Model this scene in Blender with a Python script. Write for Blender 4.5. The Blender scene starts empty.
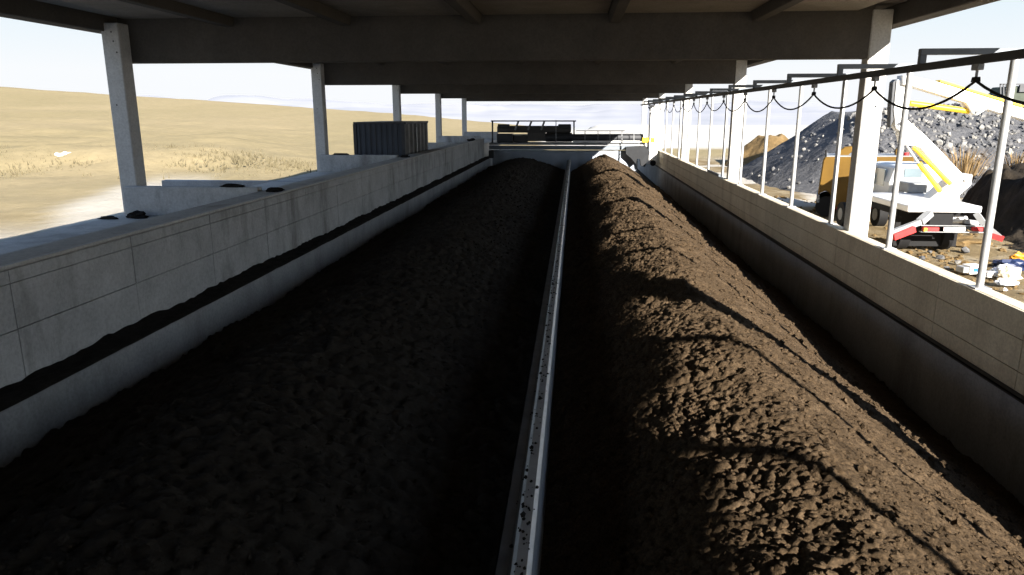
import bpy, bmesh, math, random
import numpy as np
from mathutils import Vector, Matrix

random.seed(7)
rng = np.random.default_rng(11)
S = bpy.context.scene
COL = S.collection
PI = math.pi

# ------------------------------------------------------------------ camera, sky, sun, exposure
# world axes: Y runs down the hall, X to the right, Z up; the camera sits at the origin, on the turner, 3.8 m above the hall floor
F_PX, PITCH, YAW = 720.0, math.radians(13.556), math.radians(4.871)
cam = bpy.data.cameras.new('camera')
cam.sensor_width = 36.0
cam.lens = F_PX / 1024 * 36.0
cam.clip_start, cam.clip_end = 0.05, 6000
camo = bpy.data.objects.new('camera', cam)
COL.objects.link(camo)
camo.rotation_euler = (PI / 2 - PITCH, 0, YAW)
S.camera = camo

SUN_EL = math.radians(22.4)
TO_SUN = Vector((0.483 * math.cos(SUN_EL), -0.876 * math.cos(SUN_EL), math.sin(SUN_EL)))
sun = bpy.data.lights.new('sun', 'SUN')
sun.energy = 19.0
sun.angle = math.radians(0.45)
sun.color = (1.0, 0.93, 0.83)
suno = bpy.data.objects.new('sun', sun)
COL.objects.link(suno)
suno.rotation_euler = (-TO_SUN).to_track_quat('-Z', 'Y').to_euler()

W = bpy.data.worlds.new('sky')
S.world = W
W.use_nodes = True
wn, wl = W.node_tree.nodes, W.node_tree.links
wn.clear()
wo = wn.new('ShaderNodeOutputWorld')
bg = wn.new('ShaderNodeBackground')
tc = wn.new('ShaderNodeTexCoord')
sx = wn.new('ShaderNodeSeparateXYZ')
cr = wn.new('ShaderNodeValToRGB')
e = cr.color_ramp.elements
e[0].position = 0.0
e[0].color = (0.95, 0.97, 1.0, 1)
e[1].position = 1.0
e[1].color = (0.16, 0.30, 0.62, 1)
for p, c in ((0.05, (0.95, 0.975, 1.0, 1)), (0.14, (0.77, 0.90, 0.98, 1)), (0.4, (0.38, 0.56, 0.86, 1))):
    q = e.new(p)
    q.color = c
wl.new(tc.outputs['Generated'], sx.inputs[0])
wl.new(sx.outputs['Z'], cr.inputs[0])
wl.new(cr.outputs[0], bg.inputs['Color'])
bg.inputs['Strength'].default_value = 1.0
wl.new(bg.outputs[0], wo.inputs['Surface'])

S.view_settings.view_transform = 'Standard'
S.view_settings.look = 'None'
S.view_settings.gamma = 1
S.view_settings.use_curve_mapping = False
S.view_settings.exposure = 0.0


# ------------------------------------------------------------------ helpers
def at(px, py, Y):
    """point on the vertical plane at distance Y down the hall seen at photo pixel (px, py)"""
    a, b = (px - 512) / F_PX, -(py - 287.5) / F_PX
    cp, sp, cy, sy = math.cos(PITCH), math.sin(PITCH), math.cos(YAW), math.sin(YAW)
    yr, z = cp + b * sp, -sp + b * cp
    x, y = a * cy - yr * sy, a * sy + yr * cy
    return Vector((x * Y / y, Y, z * Y / y))


def tag(o, label=None, cat=None, group=None, kind=None):
    if label: o['label'] = label
    if cat: o['category'] = cat
    if group: o['group'] = group
    if kind: o['kind'] = kind
    return o


def empty(name, loc=(0, 0, 0), rz=0.0):
    o = bpy.data.objects.new(name, None)
    COL.objects.link(o)
    o.location = loc
    o.rotation_euler = (0, 0, rz)
    o.empty_display_size = 0.2
    return o


def link_mesh(name, me, mat, parent=None, loc=None):
    o = bpy.data.objects.new(name, me)
    COL.objects.link(o)
    if mat is not None and not me.materials: me.materials.append(mat)
    if parent: o.parent = parent
    if loc is not None: o.location = loc
    return o


def copy_tree(o, parent=None):
    c = o.copy()
    COL.objects.link(c)
    if parent: c.parent = parent
    for ch in list(o.children):
        k = ch.copy()
        COL.objects.link(k)
        k.parent = c
        for g in list(ch.children):
            h = g.copy()
            COL.objects.link(h)
            h.parent = k
    return c


class MB:
    """collects simple solids into one mesh"""

    def __init__(s):
        s.v, s.f = [], []

    def poly(s, vs, fs):
        n = len(s.v)
        s.v += [tuple(p) for p in vs]
        s.f += [tuple(i + n for i in f) for f in fs]
        return s

    def box(s, x0, x1, y0, y1, z0, z1):
        return s.poly([(x0, y0, z0), (x1, y0, z0), (x1, y1, z0), (x0, y1, z0), (x0, y0, z1), (x1, y0, z1), (x1, y1, z1), (x0, y1, z1)],
                      [(3, 2, 1, 0), (4, 5, 6, 7), (0, 1, 5, 4), (1, 2, 6, 5), (2, 3, 7, 6), (3, 0, 4, 7)])

    def prism(s, pts, d):
        """pts: planar outline, extruded along vector d"""
        d = Vector(d)
        n = len(pts)
        vs = [Vector(p) for p in pts] + [Vector(p) + d for p in pts]
        fs = [tuple(range(n - 1, -1, -1)), tuple(range(n, 2 * n))]
        fs += [(i, (i + 1) % n, n + (i + 1) % n, n + i) for i in range(n)]
        return s.poly(vs, fs)

    def tube(s, pts, r, n=10, r2=None, cap=True):
        pts = [Vector(p) for p in pts]
        m = len(pts)
        vs, fs = [], []
        for i, p in enumerate(pts):
            t = (pts[min(i + 1, m - 1)] - pts[max(i - 1, 0)]).normalized()
            u = t.cross(Vector((0, 0, 1)))
            if u.length < 1e-3: u = t.cross(Vector((1, 0, 0)))
            u.normalize()
            w = t.cross(u)
            rr = r if r2 is None else r + (r2 - r) * i / (m - 1)
            for k in range(n):
                a = 2 * PI * k / n
                vs.append(p + u * rr * math.cos(a) + w * rr * math.sin(a))
        for i in range(m - 1):
            for k in range(n):
                k2 = (k + 1) % n
                fs.append((i * n + k, i * n + k2, (i + 1) * n + k2, (i + 1) * n + k))
        if cap:
            fs.append(tuple(range(n - 1, -1, -1)))
            fs.append(tuple(range((m - 1) * n, m * n)))
        return s.poly(vs, fs)

    def bar(s, a, b, w, h=None):
        """square bar from a to b"""
        a, b = Vector(a), Vector(b)
        h = h or w
        t = (b - a).normalized()
        u = t.cross(Vector((0, 0, 1)))
        if u.length < 1e-3: u = Vector((1, 0, 0))
        u.normalize()
        v = u.cross(t)
        q = [u * (w / 2) + v * (h / 2), u * (-w / 2) + v * (h / 2), u * (-w / 2) - v * (h / 2), u * (w / 2) - v * (h / 2)]
        return s.prism([a + k for k in q], b - a)

    def mesh(s, name, bevel=0.0, smooth=False, seg=1):
        me = bpy.data.meshes.new(name)
        me.from_pydata(s.v, [], s.f)
        bm = bmesh.new()
        bm.from_mesh(me)
        bmesh.ops.recalc_face_normals(bm, faces=bm.faces)
        if bevel > 0:
            ed = [x for x in bm.edges if len(x.link_faces) == 2 and x.calc_face_angle(0) > 0.6]
            bmesh.ops.bevel(bm, geom=ed, offset=bevel, segments=seg, affect='EDGES', clamp_overlap=True)
        bm.to_mesh(me)
        bm.free()
        if smooth:
            me.polygons.foreach_set('use_smooth', [True] * len(me.polygons))
            try: me.set_sharp_from_angle(angle=math.radians(40))
            except Exception: pass
        return me

    def build(s, name, mat, parent=None, bevel=0.0, smooth=False, seg=1, loc=None):
        return link_mesh(name, s.mesh(name, bevel, smooth, seg), mat, parent, loc)


def grid_mesh(name, X, Y, Z, keep=None, smooth=True):
    ny, nx = X.shape
    co = np.stack([X, Y, Z], -1).reshape(-1, 3)
    idx = np.arange(nx * ny).reshape(ny, nx)
    q = np.stack([idx[:-1, :-1], idx[:-1, 1:], idx[1:, 1:], idx[1:, :-1]], -1).reshape(-1, 4)
    if keep is not None: q = q[keep.reshape(-1)]
    me = bpy.data.meshes.new(name)
    me.vertices.add(len(co))
    me.vertices.foreach_set('co', co.ravel())
    me.loops.add(q.size)
    me.loops.foreach_set('vertex_index', q.ravel())
    me.polygons.add(len(q))
    me.polygons.foreach_set('loop_start', np.arange(0, q.size, 4))
    if smooth: me.polygons.foreach_set('use_smooth', np.ones(len(q), bool))
    me.update()
    me.validate()
    return me


# numpy noise -------------------------------------------------------
def hsh(ix, iy, seed):
    h = (ix.astype(np.int64) * 374761393 + iy.astype(np.int64) * 668265263 + seed * 974711) & 0xFFFFFFFF
    h = ((h ^ (h >> 13)) * 1274126177) & 0xFFFFFFFF
    h = ((h ^ (h >> 16)) * 2246822519) & 0xFFFFFFFF
    return ((h ^ (h >> 15)) & 0xFFFFFF) / float(0xFFFFFF)


def vn(x, y, seed=0):
    ix, iy = np.floor(x), np.floor(y)
    fx, fy = x - ix, y - iy
    fx, fy = fx * fx * (3 - 2 * fx), fy * fy * (3 - 2 * fy)
    a, b, c, d = hsh(ix, iy, seed), hsh(ix + 1, iy, seed), hsh(ix, iy + 1, seed), hsh(ix + 1, iy + 1, seed)
    return (a + (b - a) * fx) * (1 - fy) + (c + (d - c) * fx) * fy - 0.5


def fbm(x, y, seed=0, oct=4, g=0.5):
    s, a = 0, 1.0
    for k in range(oct):
        s = s + a * vn(x * 2 ** k + 13.7 * k, y * 2 ** k + 5.1 * k, seed + k)
        a *= g
    return s


def lumps(x, y, cell, seed, lo=0.25, hi=0.75):
    """rounded lumps: each cell has a hemisphere of its own radius and height"""
    u, v = x / cell, y / cell
    ix, iy = np.floor(u), np.floor(v)
    out = np.zeros_like(u)
    for dx in (-1, 0, 1):
        for dy in (-1, 0, 1):
            cx, cy = ix + dx, iy + dy
            px, py = cx + hsh(cx, cy, seed), cy + hsh(cx, cy, seed + 1)
            r = lo + (hi - lo) * hsh(cx, cy, seed + 2)
            d2 = ((u - px) ** 2 + (v - py) ** 2) / (r * r)
            out = np.maximum(out, np.sqrt(np.clip(1 - d2, 0, 1)) * r)
    return out * cell


def sstep(a, b, x):
    t = np.clip((x - a) / (b - a), 0, 1)
    return t * t * (3 - 2 * t)


# materials ---------------------------------------------------------
class Mat:
    def __init__(s, name, rough=0.8, metal=0.0, spec=0.3):
        s.m = bpy.data.materials.new(name)
        s.m.use_nodes = True
        s.n, s.l = s.m.node_tree.nodes, s.m.node_tree.links
        s.b = s.n['Principled BSDF']
        s.b.inputs['Roughness'].default_value = rough
        s.b.inputs['Metallic'].default_value = metal
        s.b.inputs['Specular IOR Level'].default_value = spec
        s.geo = s.n.new('ShaderNodeNewGeometry')
        s.pos = s.geo.outputs['Position']

    def noise(s, scale, detail=5, rough=0.6, vec=None, stretch=None):
        v = vec or s.pos
        if stretch:
            mp = s.n.new('ShaderNodeMapping')
            mp.inputs['Scale'].default_value = stretch
            s.l.new(v, mp.inputs['Vector'])
            v = mp.outputs[0]
        t = s.n.new('ShaderNodeTexNoise')
        t.inputs['Scale'].default_value = scale
        t.inputs['Detail'].default_value = detail
        t.inputs['Roughness'].default_value = rough
        s.l.new(v, t.inputs['Vector'])
        return t.outputs['Fac']

    def ramp(s, fac, stops):
        r = s.n.new('ShaderNodeValToRGB')
        el = r.color_ramp.elements
        while len(el) < len(stops): el.new(0.5)
        for k, (p, c) in enumerate(stops):
            el[k].position = p
            el[k].color = (*c, 1) if not isinstance(c, (int, float)) else (c, c, c, 1)
        s.l.new(fac, r.inputs[0])
        return r.outputs[0]

    def mix(s, fac, a, b, mode='MIX'):
        m = s.n.new('ShaderNodeMix')
        m.data_type = 'RGBA'
        m.blend_type = mode
        for sock, v in ((m.inputs['Factor'], fac), (m.inputs['A'], a), (m.inputs['B'], b)):
            if isinstance(v, (int, float)): sock.default_value = v
            elif isinstance(v, tuple): sock.default_value = (*v, 1)
            else: s.l.new(v, sock)
        return m.outputs['Result']

    def color(s, c):
        if isinstance(c, tuple): s.b.inputs['Base Color'].default_value = (*c, 1)
        else: s.l.new(c, s.b.inputs['Base Color'])
        return s

    def bump(s, h, strength=0.4, dist=0.02):
        b = s.n.new('ShaderNodeBump')
        b.inputs['Strength'].default_value = strength
        b.inputs['Distance'].default_value = dist
        s.l.new(h, b.inputs['Height'])
        s.l.new(b.outputs[0], s.b.inputs['Normal'])
        return s


def concrete(name, lo, hi, stain=0.35, warm=(0.10, 0.085, 0.07)):
    m = Mat(name, 0.88)
    base = m.ramp(m.noise(1.6, 7, 0.65), [(0.3, lo), (0.7, hi)])
    fine = m.ramp(m.noise(28, 4, 0.7), [(0.35, (0.8, 0.8, 0.8)), (0.6, (1, 1, 1))])
    base = m.mix(1.0, base, fine, 'MULTIPLY')
    st = m.ramp(m.noise(0.9, 6, 0.7, stretch=(1.2, 1.2, 0.35)), [(0.50, 0.0), (0.66, 1.0)])
    sm = m.n.new('ShaderNodeMath')
    sm.operation = 'MULTIPLY'
    sm.inputs[1].default_value = stain
    m.l.new(st, sm.inputs[0])
    m.color(m.mix(sm.outputs[0], base, warm))
    m.bump(m.noise(14, 8, 0.7), 0.35, 0.012)
    return m.m


def plain(name, c, rough=0.5, metal=0.0, spec=0.4, var=0.25, scale=6.0, bump=0.0):
    m = Mat(name, rough, metal, spec)
    d = tuple(x * (1 - var) for x in c)
    m.color(m.ramp(m.noise(scale, 5, 0.6), [(0.3, d), (0.65, c)]))
    if bump: m.bump(m.noise(scale * 6, 5), bump, 0.01)
    return m.m


M_conc_wall = concrete('grey cast concrete', (0.43, 0.44, 0.445), (0.60, 0.61, 0.615), 0.6)
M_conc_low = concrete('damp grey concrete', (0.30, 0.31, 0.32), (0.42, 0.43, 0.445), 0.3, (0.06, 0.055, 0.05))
M_conc_warm = concrete('bounce-tinted cast concrete', (0.66, 0.59, 0.46), (0.80, 0.73, 0.59), 0.35, (0.30, 0.25, 0.18))  # paler, warmer colour stands in for light bounced off the heap
M_apron = concrete('grey apron concrete', (0.44, 0.42, 0.39), (0.58, 0.55, 0.51), 0.45)
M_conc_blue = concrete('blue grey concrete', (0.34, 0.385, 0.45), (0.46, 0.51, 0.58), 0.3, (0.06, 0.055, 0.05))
M_conc_col = concrete('smooth precast concrete', (0.56, 0.56, 0.55), (0.66, 0.66, 0.64), 0.12)
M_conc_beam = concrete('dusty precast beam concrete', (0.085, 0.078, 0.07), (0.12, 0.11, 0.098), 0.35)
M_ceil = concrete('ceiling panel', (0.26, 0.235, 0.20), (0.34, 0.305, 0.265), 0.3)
M_galv = plain('galvanised steel', (0.55, 0.56, 0.57), 0.42, 0.55, 0.5, 0.2, 9)
M_rail = plain('rail steel', (0.17, 0.17, 0.18), 0.5, 0.5, 0.5, 0.4, 5)
M_dark = plain('dark grey steel', (0.06, 0.063, 0.07), 0.55, 0.3, 0.4, 0.3, 5)
M_carr = plain('shade-darkened steel', (0.022, 0.024, 0.028), 0.7, 0, 0.3, 0.4, 3)  # near-black colour stands in for shade on the drive carriage
M_black = plain('black rubber', (0.009, 0.009, 0.010), 0.8, 0, 0.3, 0.3, 8)
M_blueg = plain('blue grey painted steel', (0.20, 0.23, 0.27), 0.5, 0.1, 0.4, 0.25, 3)
M_white = plain('white paint', (0.78, 0.78, 0.77), 0.4, 0, 0.45, 0.06, 3)
M_sheet = plain('pale blue grey tarpaulin', (0.36, 0.40, 0.46), 0.7, 0, 0.3, 0.15, 1.5)
M_cab = plain('white cab paint', (0.66, 0.68, 0.69), 0.35, 0, 0.5, 0.08, 2)
M_yel = plain('yellow hydraulic paint', (0.85, 0.55, 0.03), 0.45, 0, 0.4, 0.15, 6)
M_ochre = plain('ochre yellow machine paint', (0.15, 0.082, 0.011), 0.55, 0, 0.3, 0.25, 1.4)
M_orange = plain('orange paint', (0.62, 0.27, 0.02), 0.5, 0, 0.4, 0.3, 8)
M_red = plain('red paint', (0.55, 0.03, 0.03), 0.5, 0, 0.4, 0.3, 9)
M_glass = plain('rear window glass', (0.16, 0.21, 0.24), 0.12, 0, 0.8, 0.2, 1)
M_greyp = plain('grey paint', (0.30, 0.31, 0.32), 0.5, 0.1, 0.4, 0.25, 4)
M_sheetlt = plain('lighter grey corrugated sheet', (0.19, 0.19, 0.185), 0.6, 0.1, 0.4, 0.5, 2.5)  # lighter grey than the other container sheets
M_sheetdk = plain('dark corrugated sheet', (0.062, 0.074, 0.095), 0.55, 0.2, 0.4, 0.3, 1.2)
M_brownmt = plain('brown grey sheet', (0.085, 0.08, 0.078), 0.6, 0.2, 0.4, 0.3, 2)
M_green = plain('dark green machine paint', (0.05, 0.065, 0.045), 0.6, 0, 0.3, 0.4, 3)
M_plast = plain('crumpled plastic film', (0.62, 0.66, 0.72), 0.3, 0, 0.5, 0.15, 4)
M_blue = plain('blue plastic', (0.03, 0.16, 0.5), 0.45, 0, 0.4, 0.3, 6)
M_navy = plain('navy plastic', (0.015, 0.03, 0.09), 0.5, 0, 0.4, 0.3, 6)
M_cream = plain('cream card', (0.62, 0.55, 0.40), 0.8, 0, 0.2, 0.15, 6)
M_straw = plain('dry straw stems', (0.30, 0.205, 0.10), 0.9, 0, 0.1, 0.35, 3)
M_scrub = plain('dry scrub', (0.15, 0.128, 0.078), 0.95, 0, 0.1, 0.4, 1)

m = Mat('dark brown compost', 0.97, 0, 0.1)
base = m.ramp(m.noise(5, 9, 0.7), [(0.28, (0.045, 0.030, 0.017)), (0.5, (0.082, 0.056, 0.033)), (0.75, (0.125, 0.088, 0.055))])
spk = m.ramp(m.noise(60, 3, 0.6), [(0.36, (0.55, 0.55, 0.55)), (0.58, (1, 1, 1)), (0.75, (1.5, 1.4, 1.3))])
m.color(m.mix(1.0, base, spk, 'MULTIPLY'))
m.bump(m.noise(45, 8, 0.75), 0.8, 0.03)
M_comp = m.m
m = Mat('darker neutral compost', 0.97, 0, 0.1)
base = m.ramp(m.noise(5, 9, 0.7), [(0.28, (0.026, 0.021, 0.016)), (0.5, (0.046, 0.038, 0.030)), (0.75, (0.072, 0.060, 0.048))])  # darker and more neutral than the right lane's compost
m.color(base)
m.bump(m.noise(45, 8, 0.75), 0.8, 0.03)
M_comp_dark = m.m
m = Mat('wet black compost dirt', 0.95, 0, 0.1)
m.color(m.ramp(m.noise(9, 8, 0.7), [(0.3, (0.012, 0.011, 0.010)), (0.7, (0.03, 0.027, 0.024))]))
m.bump(m.noise(30, 8, 0.7), 0.7, 0.02)
M_dirt = m.m
m = Mat('grey broken stone', 0.92, 0, 0.2)
m.color(m.ramp(m.noise(2.2, 3, 0.6), [(0.3, (0.065, 0.066, 0.072)), (0.52, (0.13, 0.13, 0.132)), (0.72, (0.34, 0.325, 0.29))]))
m.bump(m.noise(9, 6, 0.7), 0.5, 0.05)
M_rock = m.m
m = Mat('fine grey gravel', 0.95, 0, 0.15)
m.color(m.ramp(m.noise(7, 8, 0.8), [(0.3, (0.055, 0.058, 0.066)), (0.55, (0.10, 0.102, 0.11)), (0.75, (0.24, 0.235, 0.22))]))
m.bump(m.noise(6, 9, 0.8), 0.9, 0.12)
M_gravel = m.m
m = Mat('brown soil', 0.97, 0, 0.1)
m.color(m.ramp(m.noise(1.2, 8, 0.7), [(0.3, (0.10, 0.066, 0.03)), (0.55, (0.16, 0.108, 0.05)), (0.75, (0.21, 0.15, 0.08))]))
m.bump(m.noise(3, 8, 0.7), 0.7, 0.1)
M_soil = m.m
m = Mat('shade-darkened soil', 0.97, 0, 0.1)
m.color(m.ramp(m.noise(1.5, 8, 0.7), [(0.3, (0.012, 0.010, 0.008)), (0.55, (0.025, 0.02, 0.015)), (0.78, (0.06, 0.047, 0.034))]))  # soil colour darkened in place of a shadow falling on the bank
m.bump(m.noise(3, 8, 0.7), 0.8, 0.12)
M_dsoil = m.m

# terrain: zones by position (dirt yard, dirt road, tan fields, pale plain)
m = Mat('fields and yard', 0.97, 0, 0.1)
zone = m.n.new('ShaderNodeVertexColor')
zone.layer_name = 'zone'
tan = m.ramp(m.noise(0.06, 8, 0.6, stretch=(1, 0.35, 1)), [(0.3, (0.235, 0.195, 0.108)), (0.7, (0.29, 0.235, 0.14))])
tan = m.mix(1.0, tan, m.ramp(m.noise(1.3, 6, 0.7), [(0.3, (0.86, 0.86, 0.84)), (0.65, (1.05, 1.05, 1.05))]), 'MULTIPLY')
yard = m.ramp(m.noise(0.8, 9, 0.72), [(0.3, (0.10, 0.07, 0.038)), (0.5, (0.19, 0.145, 0.08)), (0.72, (0.34, 0.29, 0.21))])
pale = m.ramp(m.noise(0.3, 6, 0.6), [(0.3, (0.42, 0.40, 0.36)), (0.7, (0.52, 0.50, 0.46))])
zs = m.n.new('ShaderNodeSeparateColor')
m.l.new(zone.outputs[0], zs.inputs[0])
c = m.mix(zs.outputs[0], yard, tan)
c = m.mix(zs.outputs[1], c, pale)
m.color(c)
m.bump(m.noise(1.6, 9, 0.75), 0.6, 0.15)
M_land = m.m
m = Mat('haze-tinted distant hills', 1.0, 0, 0.0)
m.color(m.ramp(m.noise(0.006, 6, 0.6, stretch=(1, 1, 4)), [(0.35, (0.285, 0.30, 0.335)), (0.65, (0.36, 0.365, 0.395))]))  # distance haze is put into this pale bluish colour
M_hill = m.m

# ------------------------------------------------------------------ setting: land, hills, hall shell
Z_FLOOR = -3.8
xl = -np.concatenate([[5.3, 5.8, 6.4, 7.2, 8.04], 8.04 + np.cumsum(0.35 * 1.028 ** np.arange(130))])[::-1]
xr = np.concatenate([[4.79], 4.79 + np.cumsum(0.35 * 1.028 ** np.arange(130))])
xs = np.concatenate([xl, np.linspace(-5.3, 4.79, 14)[1:-1], xr])
ys = np.concatenate([np.linspace(-25, 53, 160), 53 + np.cumsum(0.6 * 1.03 ** np.arange(125))])
X, Y = np.meshgrid(xs, ys)
cyaw, syaw = math.cos(YAW), math.sin(YAW)
D = -X * syaw + Y * cyaw                       # depth along the view
T = (X * cyaw + Y * syaw) / np.maximum(D, 1.0)
PX = 512 + 740 * T                             # bearing
sky = np.interp(PX, [-900, -300, 0, 100, 200, 300, 390, 490, 560], [60, 40, 26.5, 20, 13.5, 7, 1.0, -8, -14]) / 735.0
DS = 150.0
zl = np.full_like(X, -3.0)
bank = sstep(36, 44, D + 3 * fbm(X * 0.12, Y * 0.12, 5)) * (0.95 + 0.5 * fbm(X * 0.2, Y * 0.2, 9)) * sstep(330, 200, PX)
f = np.clip((D - 42) / (DS - 42), 0, 1)
zl = zl + bank * (1 - f)
zl = zl * (1 - f ** 1.35) + (sky * DS) * f ** 1.35
zl = np.where(D > DS, sky * DS - (D - DS) * 0.12, zl)
zl = zl + 0.18 * fbm(X * 0.35, Y * 0.35, 3) * sstep(10, 20, np.abs(X))
zr = np.full_like(X, -3.3) + 0.16 * fbm(X * 0.5, Y * 0.5, 21) * sstep(6, 9, X) - 0.012 * np.clip(D - 160, 0, None)
wl_ = sstep(530, 600, PX)
wl_ = np.where(Y < 53, (X > 0).astype(float), wl_)
Z = zl * (1 - wl_) + zr * wl_
cx, cy_ = (X[:-1, :-1] + X[1:, 1:]) / 2, (Y[:-1, :-1] + Y[1:, 1:]) / 2
keep = ~((cx > -8.05) & (cx < 4.79) & (cy_ < 53.0))
me = grid_mesh('terrain', X, Y, Z, keep)
ca = me.color_attributes.new('zone', 'FLOAT_COLOR', 'POINT')
tanz = np.where(X < 0, sstep(12, 24, D + 3 * fbm(X * .1, Y * .1, 31)), sstep(52, 64, D + 6 * fbm(X * .08, Y * .08, 33)))
# bright gravel track on the left and the pale plain on the right
track = np.where(X < 0, sstep(2.2, 1.0, np.abs(X + 11.6 + 0.36 * (Y - 14) + 1.2 * fbm(Y * 0.12, Y * 0, 8))) * sstep(38, 30, D), 0)
track = np.maximum(track, np.where(X < 0, sstep(-16.5, -15.0, X + 2.0 * fbm(X * .2, Y * .2, 12)) * sstep(20, 15, Y) * 0.9, 0))
palez = np.where(PX > 540, sstep(66, 74, D + 5 * fbm(X * .06, Y * .06, 37)), 0)
palez = np.maximum(palez, np.where(X > 4, 0.75 * sstep(0.02, 0.2, fbm(X * 0.35, Y * 0.35, 41)) * sstep(22, 30, D) * sstep(60, 48, D), 0))
cc = np.stack([tanz, np.maximum(track * 0.72, palez), np.zeros_like(X), np.ones_like(X)], -1).reshape(-1, 4)
ca.data.foreach_set('color', cc.astype(np.float32).ravel())
land = link_mesh('terrain', me, M_land)
tag(land, kind='structure')

th = np.linspace(math.radians(-60), math.radians(60), 260)
rr = np.array([520, 700, 900, 1050, 1200, 1500, 1900])
TH, R = np.meshgrid(th, rr)
hX, hY = R * np.sin(TH), R * np.cos(TH)
px_ = 577 + 735 * np.tan(np.clip(TH, -1.2, 1.2))
el = np.interp(px_, [-700, 100, 250, 310, 480, 580, 650, 760, 830, 1100], [10, 14, 14, 11, 7, 8, 9, 9, 8, 6]) / 735.0
amp = np.array([0.0, 0.35, 0.7, 0.6, 0.95, 1.0, 0.6])[:, None]
hZ = -9 + amp * (el * R + 9) * (1 + 0.35 * fbm(TH * 14, R * 0.004, 51)) + 3 * amp * fbm(TH * 40, R * 0.01, 57)
tag(link_mesh('far_hills', grid_mesh('far_hills', hX, hY, hZ), M_hill), kind='structure')

Y0, Y1 = -18.0, 53.0
XW_L, XW_R = -4.95, 4.58                       # inner faces of the side walls
tag(MB().box(-4.9, 4.7, Y0, Y1, -4.1, Z_FLOOR).build('floor', M_dirt), kind='structure')

# left wall: core, lower kerb wall, panels, pale edge strip
wl_obj = MB().box(-5.4, -4.975, -16, 40.4, Z_FLOOR - 0.2, -1.335).build('wall_left', M_conc_wall)
tag(wl_obj, kind='structure')
MB().box(-5.42, -4.95, -16, 40.4, -1.335, -1.30).build('coping', M_apron, wl_obj, 0.006)
MB().box(-4.972, -4.925, -16, 40.4, -1.318, -1.288).build('edge_strip', M_conc_col, wl_obj, 0.004)
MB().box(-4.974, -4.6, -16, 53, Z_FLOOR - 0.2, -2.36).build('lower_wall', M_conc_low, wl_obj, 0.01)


def panels(parent, xf, facing, rows, y_start, y_end, w, mat, depth=0.024):
    """cast panels with open joints; alike panels share one mesh"""
    for (z0, z1) in rows:
        variants = []
        for k in range(3):
            x0, x1 = (xf - depth, xf + 0.002 * k) if facing > 0 else (xf - 0.002 * k, xf + depth)
            variants.append(MB().box(x0, x1, 0.005, w - 0.005, z0 + 0.004, z1 - 0.004).mesh('wall_panel', 0.002))
        y = y_start
        while y < y_end - 0.1:
            link_mesh('wall_panel', random.choice(variants), mat, parent, (0, y, 0))
            y += w


panels(wl_obj, XW_L, 1, [(-2.36, -1.88), (-1.88, -1.46), (-1.46, -1.335)], 0.4, 40.0, 1.8, M_conc_wall)

# dirt lying on the left ledge
gx = np.linspace(-4.95, -4.60, 9)
gy = np.arange(-2, 40.5, 0.09)
X, Y = np.meshgrid(gx, gy)
Z = -2.357 + np.clip(0.022 + 0.04 * fbm(X * 3, Y * 1.4, 61, 5) + lumps(X, Y, 0.10, 63) * 0.35, 0.002, None) * sstep(-4.59, -4.66, X + 0.03 * fbm(X * 5, Y * 3, 66))
tag(link_mesh('ledge_dirt', grid_mesh('ledge_dirt', X, Y, Z), M_dirt), 'black crumbly dirt lying along the ledge of the left wall', 'dirt', kind='stuff')

# right wall: thin upper wall, dark ledge angle, lower wall
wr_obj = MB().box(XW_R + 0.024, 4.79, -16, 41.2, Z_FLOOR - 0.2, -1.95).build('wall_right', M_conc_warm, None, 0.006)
tag(wr_obj, kind='structure')
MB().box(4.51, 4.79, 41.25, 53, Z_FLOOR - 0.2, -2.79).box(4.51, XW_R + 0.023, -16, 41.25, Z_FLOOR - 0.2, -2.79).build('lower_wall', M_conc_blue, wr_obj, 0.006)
MB().box(4.50, XW_R, -14, 42, -2.79, -2.775).box(4.50, 4.508, -14, 42, -2.81, -2.775).build('ledge_angle', M_dark, wr_obj)
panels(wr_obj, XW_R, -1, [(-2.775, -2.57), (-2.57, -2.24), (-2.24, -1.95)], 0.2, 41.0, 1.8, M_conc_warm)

tag(MB().box(-4.6, 4.51, 52.8, 53.0, -4.0, -2.8).build('wall_end', M_conc_low), kind='structure')
# divider wall between the lanes with a steel rail on top
dv = empty('divider_wall', (-0.29, 20, Z_FLOOR))
tag(dv, 'long narrow divider wall with a pale steel rail between the two compost lanes', 'divider wall')
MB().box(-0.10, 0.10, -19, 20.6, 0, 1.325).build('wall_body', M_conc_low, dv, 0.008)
MB().box(-0.105, -0.03, -19, 20.6, 1.325, 1.335).box(-0.105, -0.097, -19, 20.6, 1.25, 1.335).build('steel_angle', M_rail, dv)
MB().prism([(-0.012, -19, 1.326), (0.10, -19, 1.326), (0.10, -19, 1.352), (0.075, -19, 1.375), (0.012, -19, 1.375), (-0.012, -19, 1.352)], (0, 39.6, 0)).build('rail', M_galv, dv)
mb = MB()
for k in range(620):
    y = -17.5 + 38 * random.random() ** 1.5
    r = random.uniform(0.004, 0.016) * (1.0 if random.random() < .9 else 1.6)
    px = random.gauss(0.03, 0.03)
    px = min(0.09, max(-0.09, px))
    z = 1.375 if 0.0 < px < 0.09 else 1.335
    a = random.random() * 3
    ring = [(px + r * math.cos(a + t) * random.uniform(.7, 1.2), y + 1.6 * r * math.sin(a + t) * random.uniform(.7, 1.3), z - 0.002) for t in (0, 1.26, 2.5, 3.8, 5.0)]
    mb.poly(ring + [(px, y, z + r * 0.9)], [(0, 1, 5), (1, 2, 5), (2, 3, 5), (3, 4, 5), (4, 0, 5)])
tag(mb.build('dirt_crumbs', M_dirt, dv), 'black crumbs of compost scattered on the rail', kind='stuff')

# shaded concrete apron under the left columns
tag(MB().box(-8.04, -5.42, -16, 53, -3.4, -1.75).build('trim_1', M_apron, None, 0.02), kind='structure')
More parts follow.
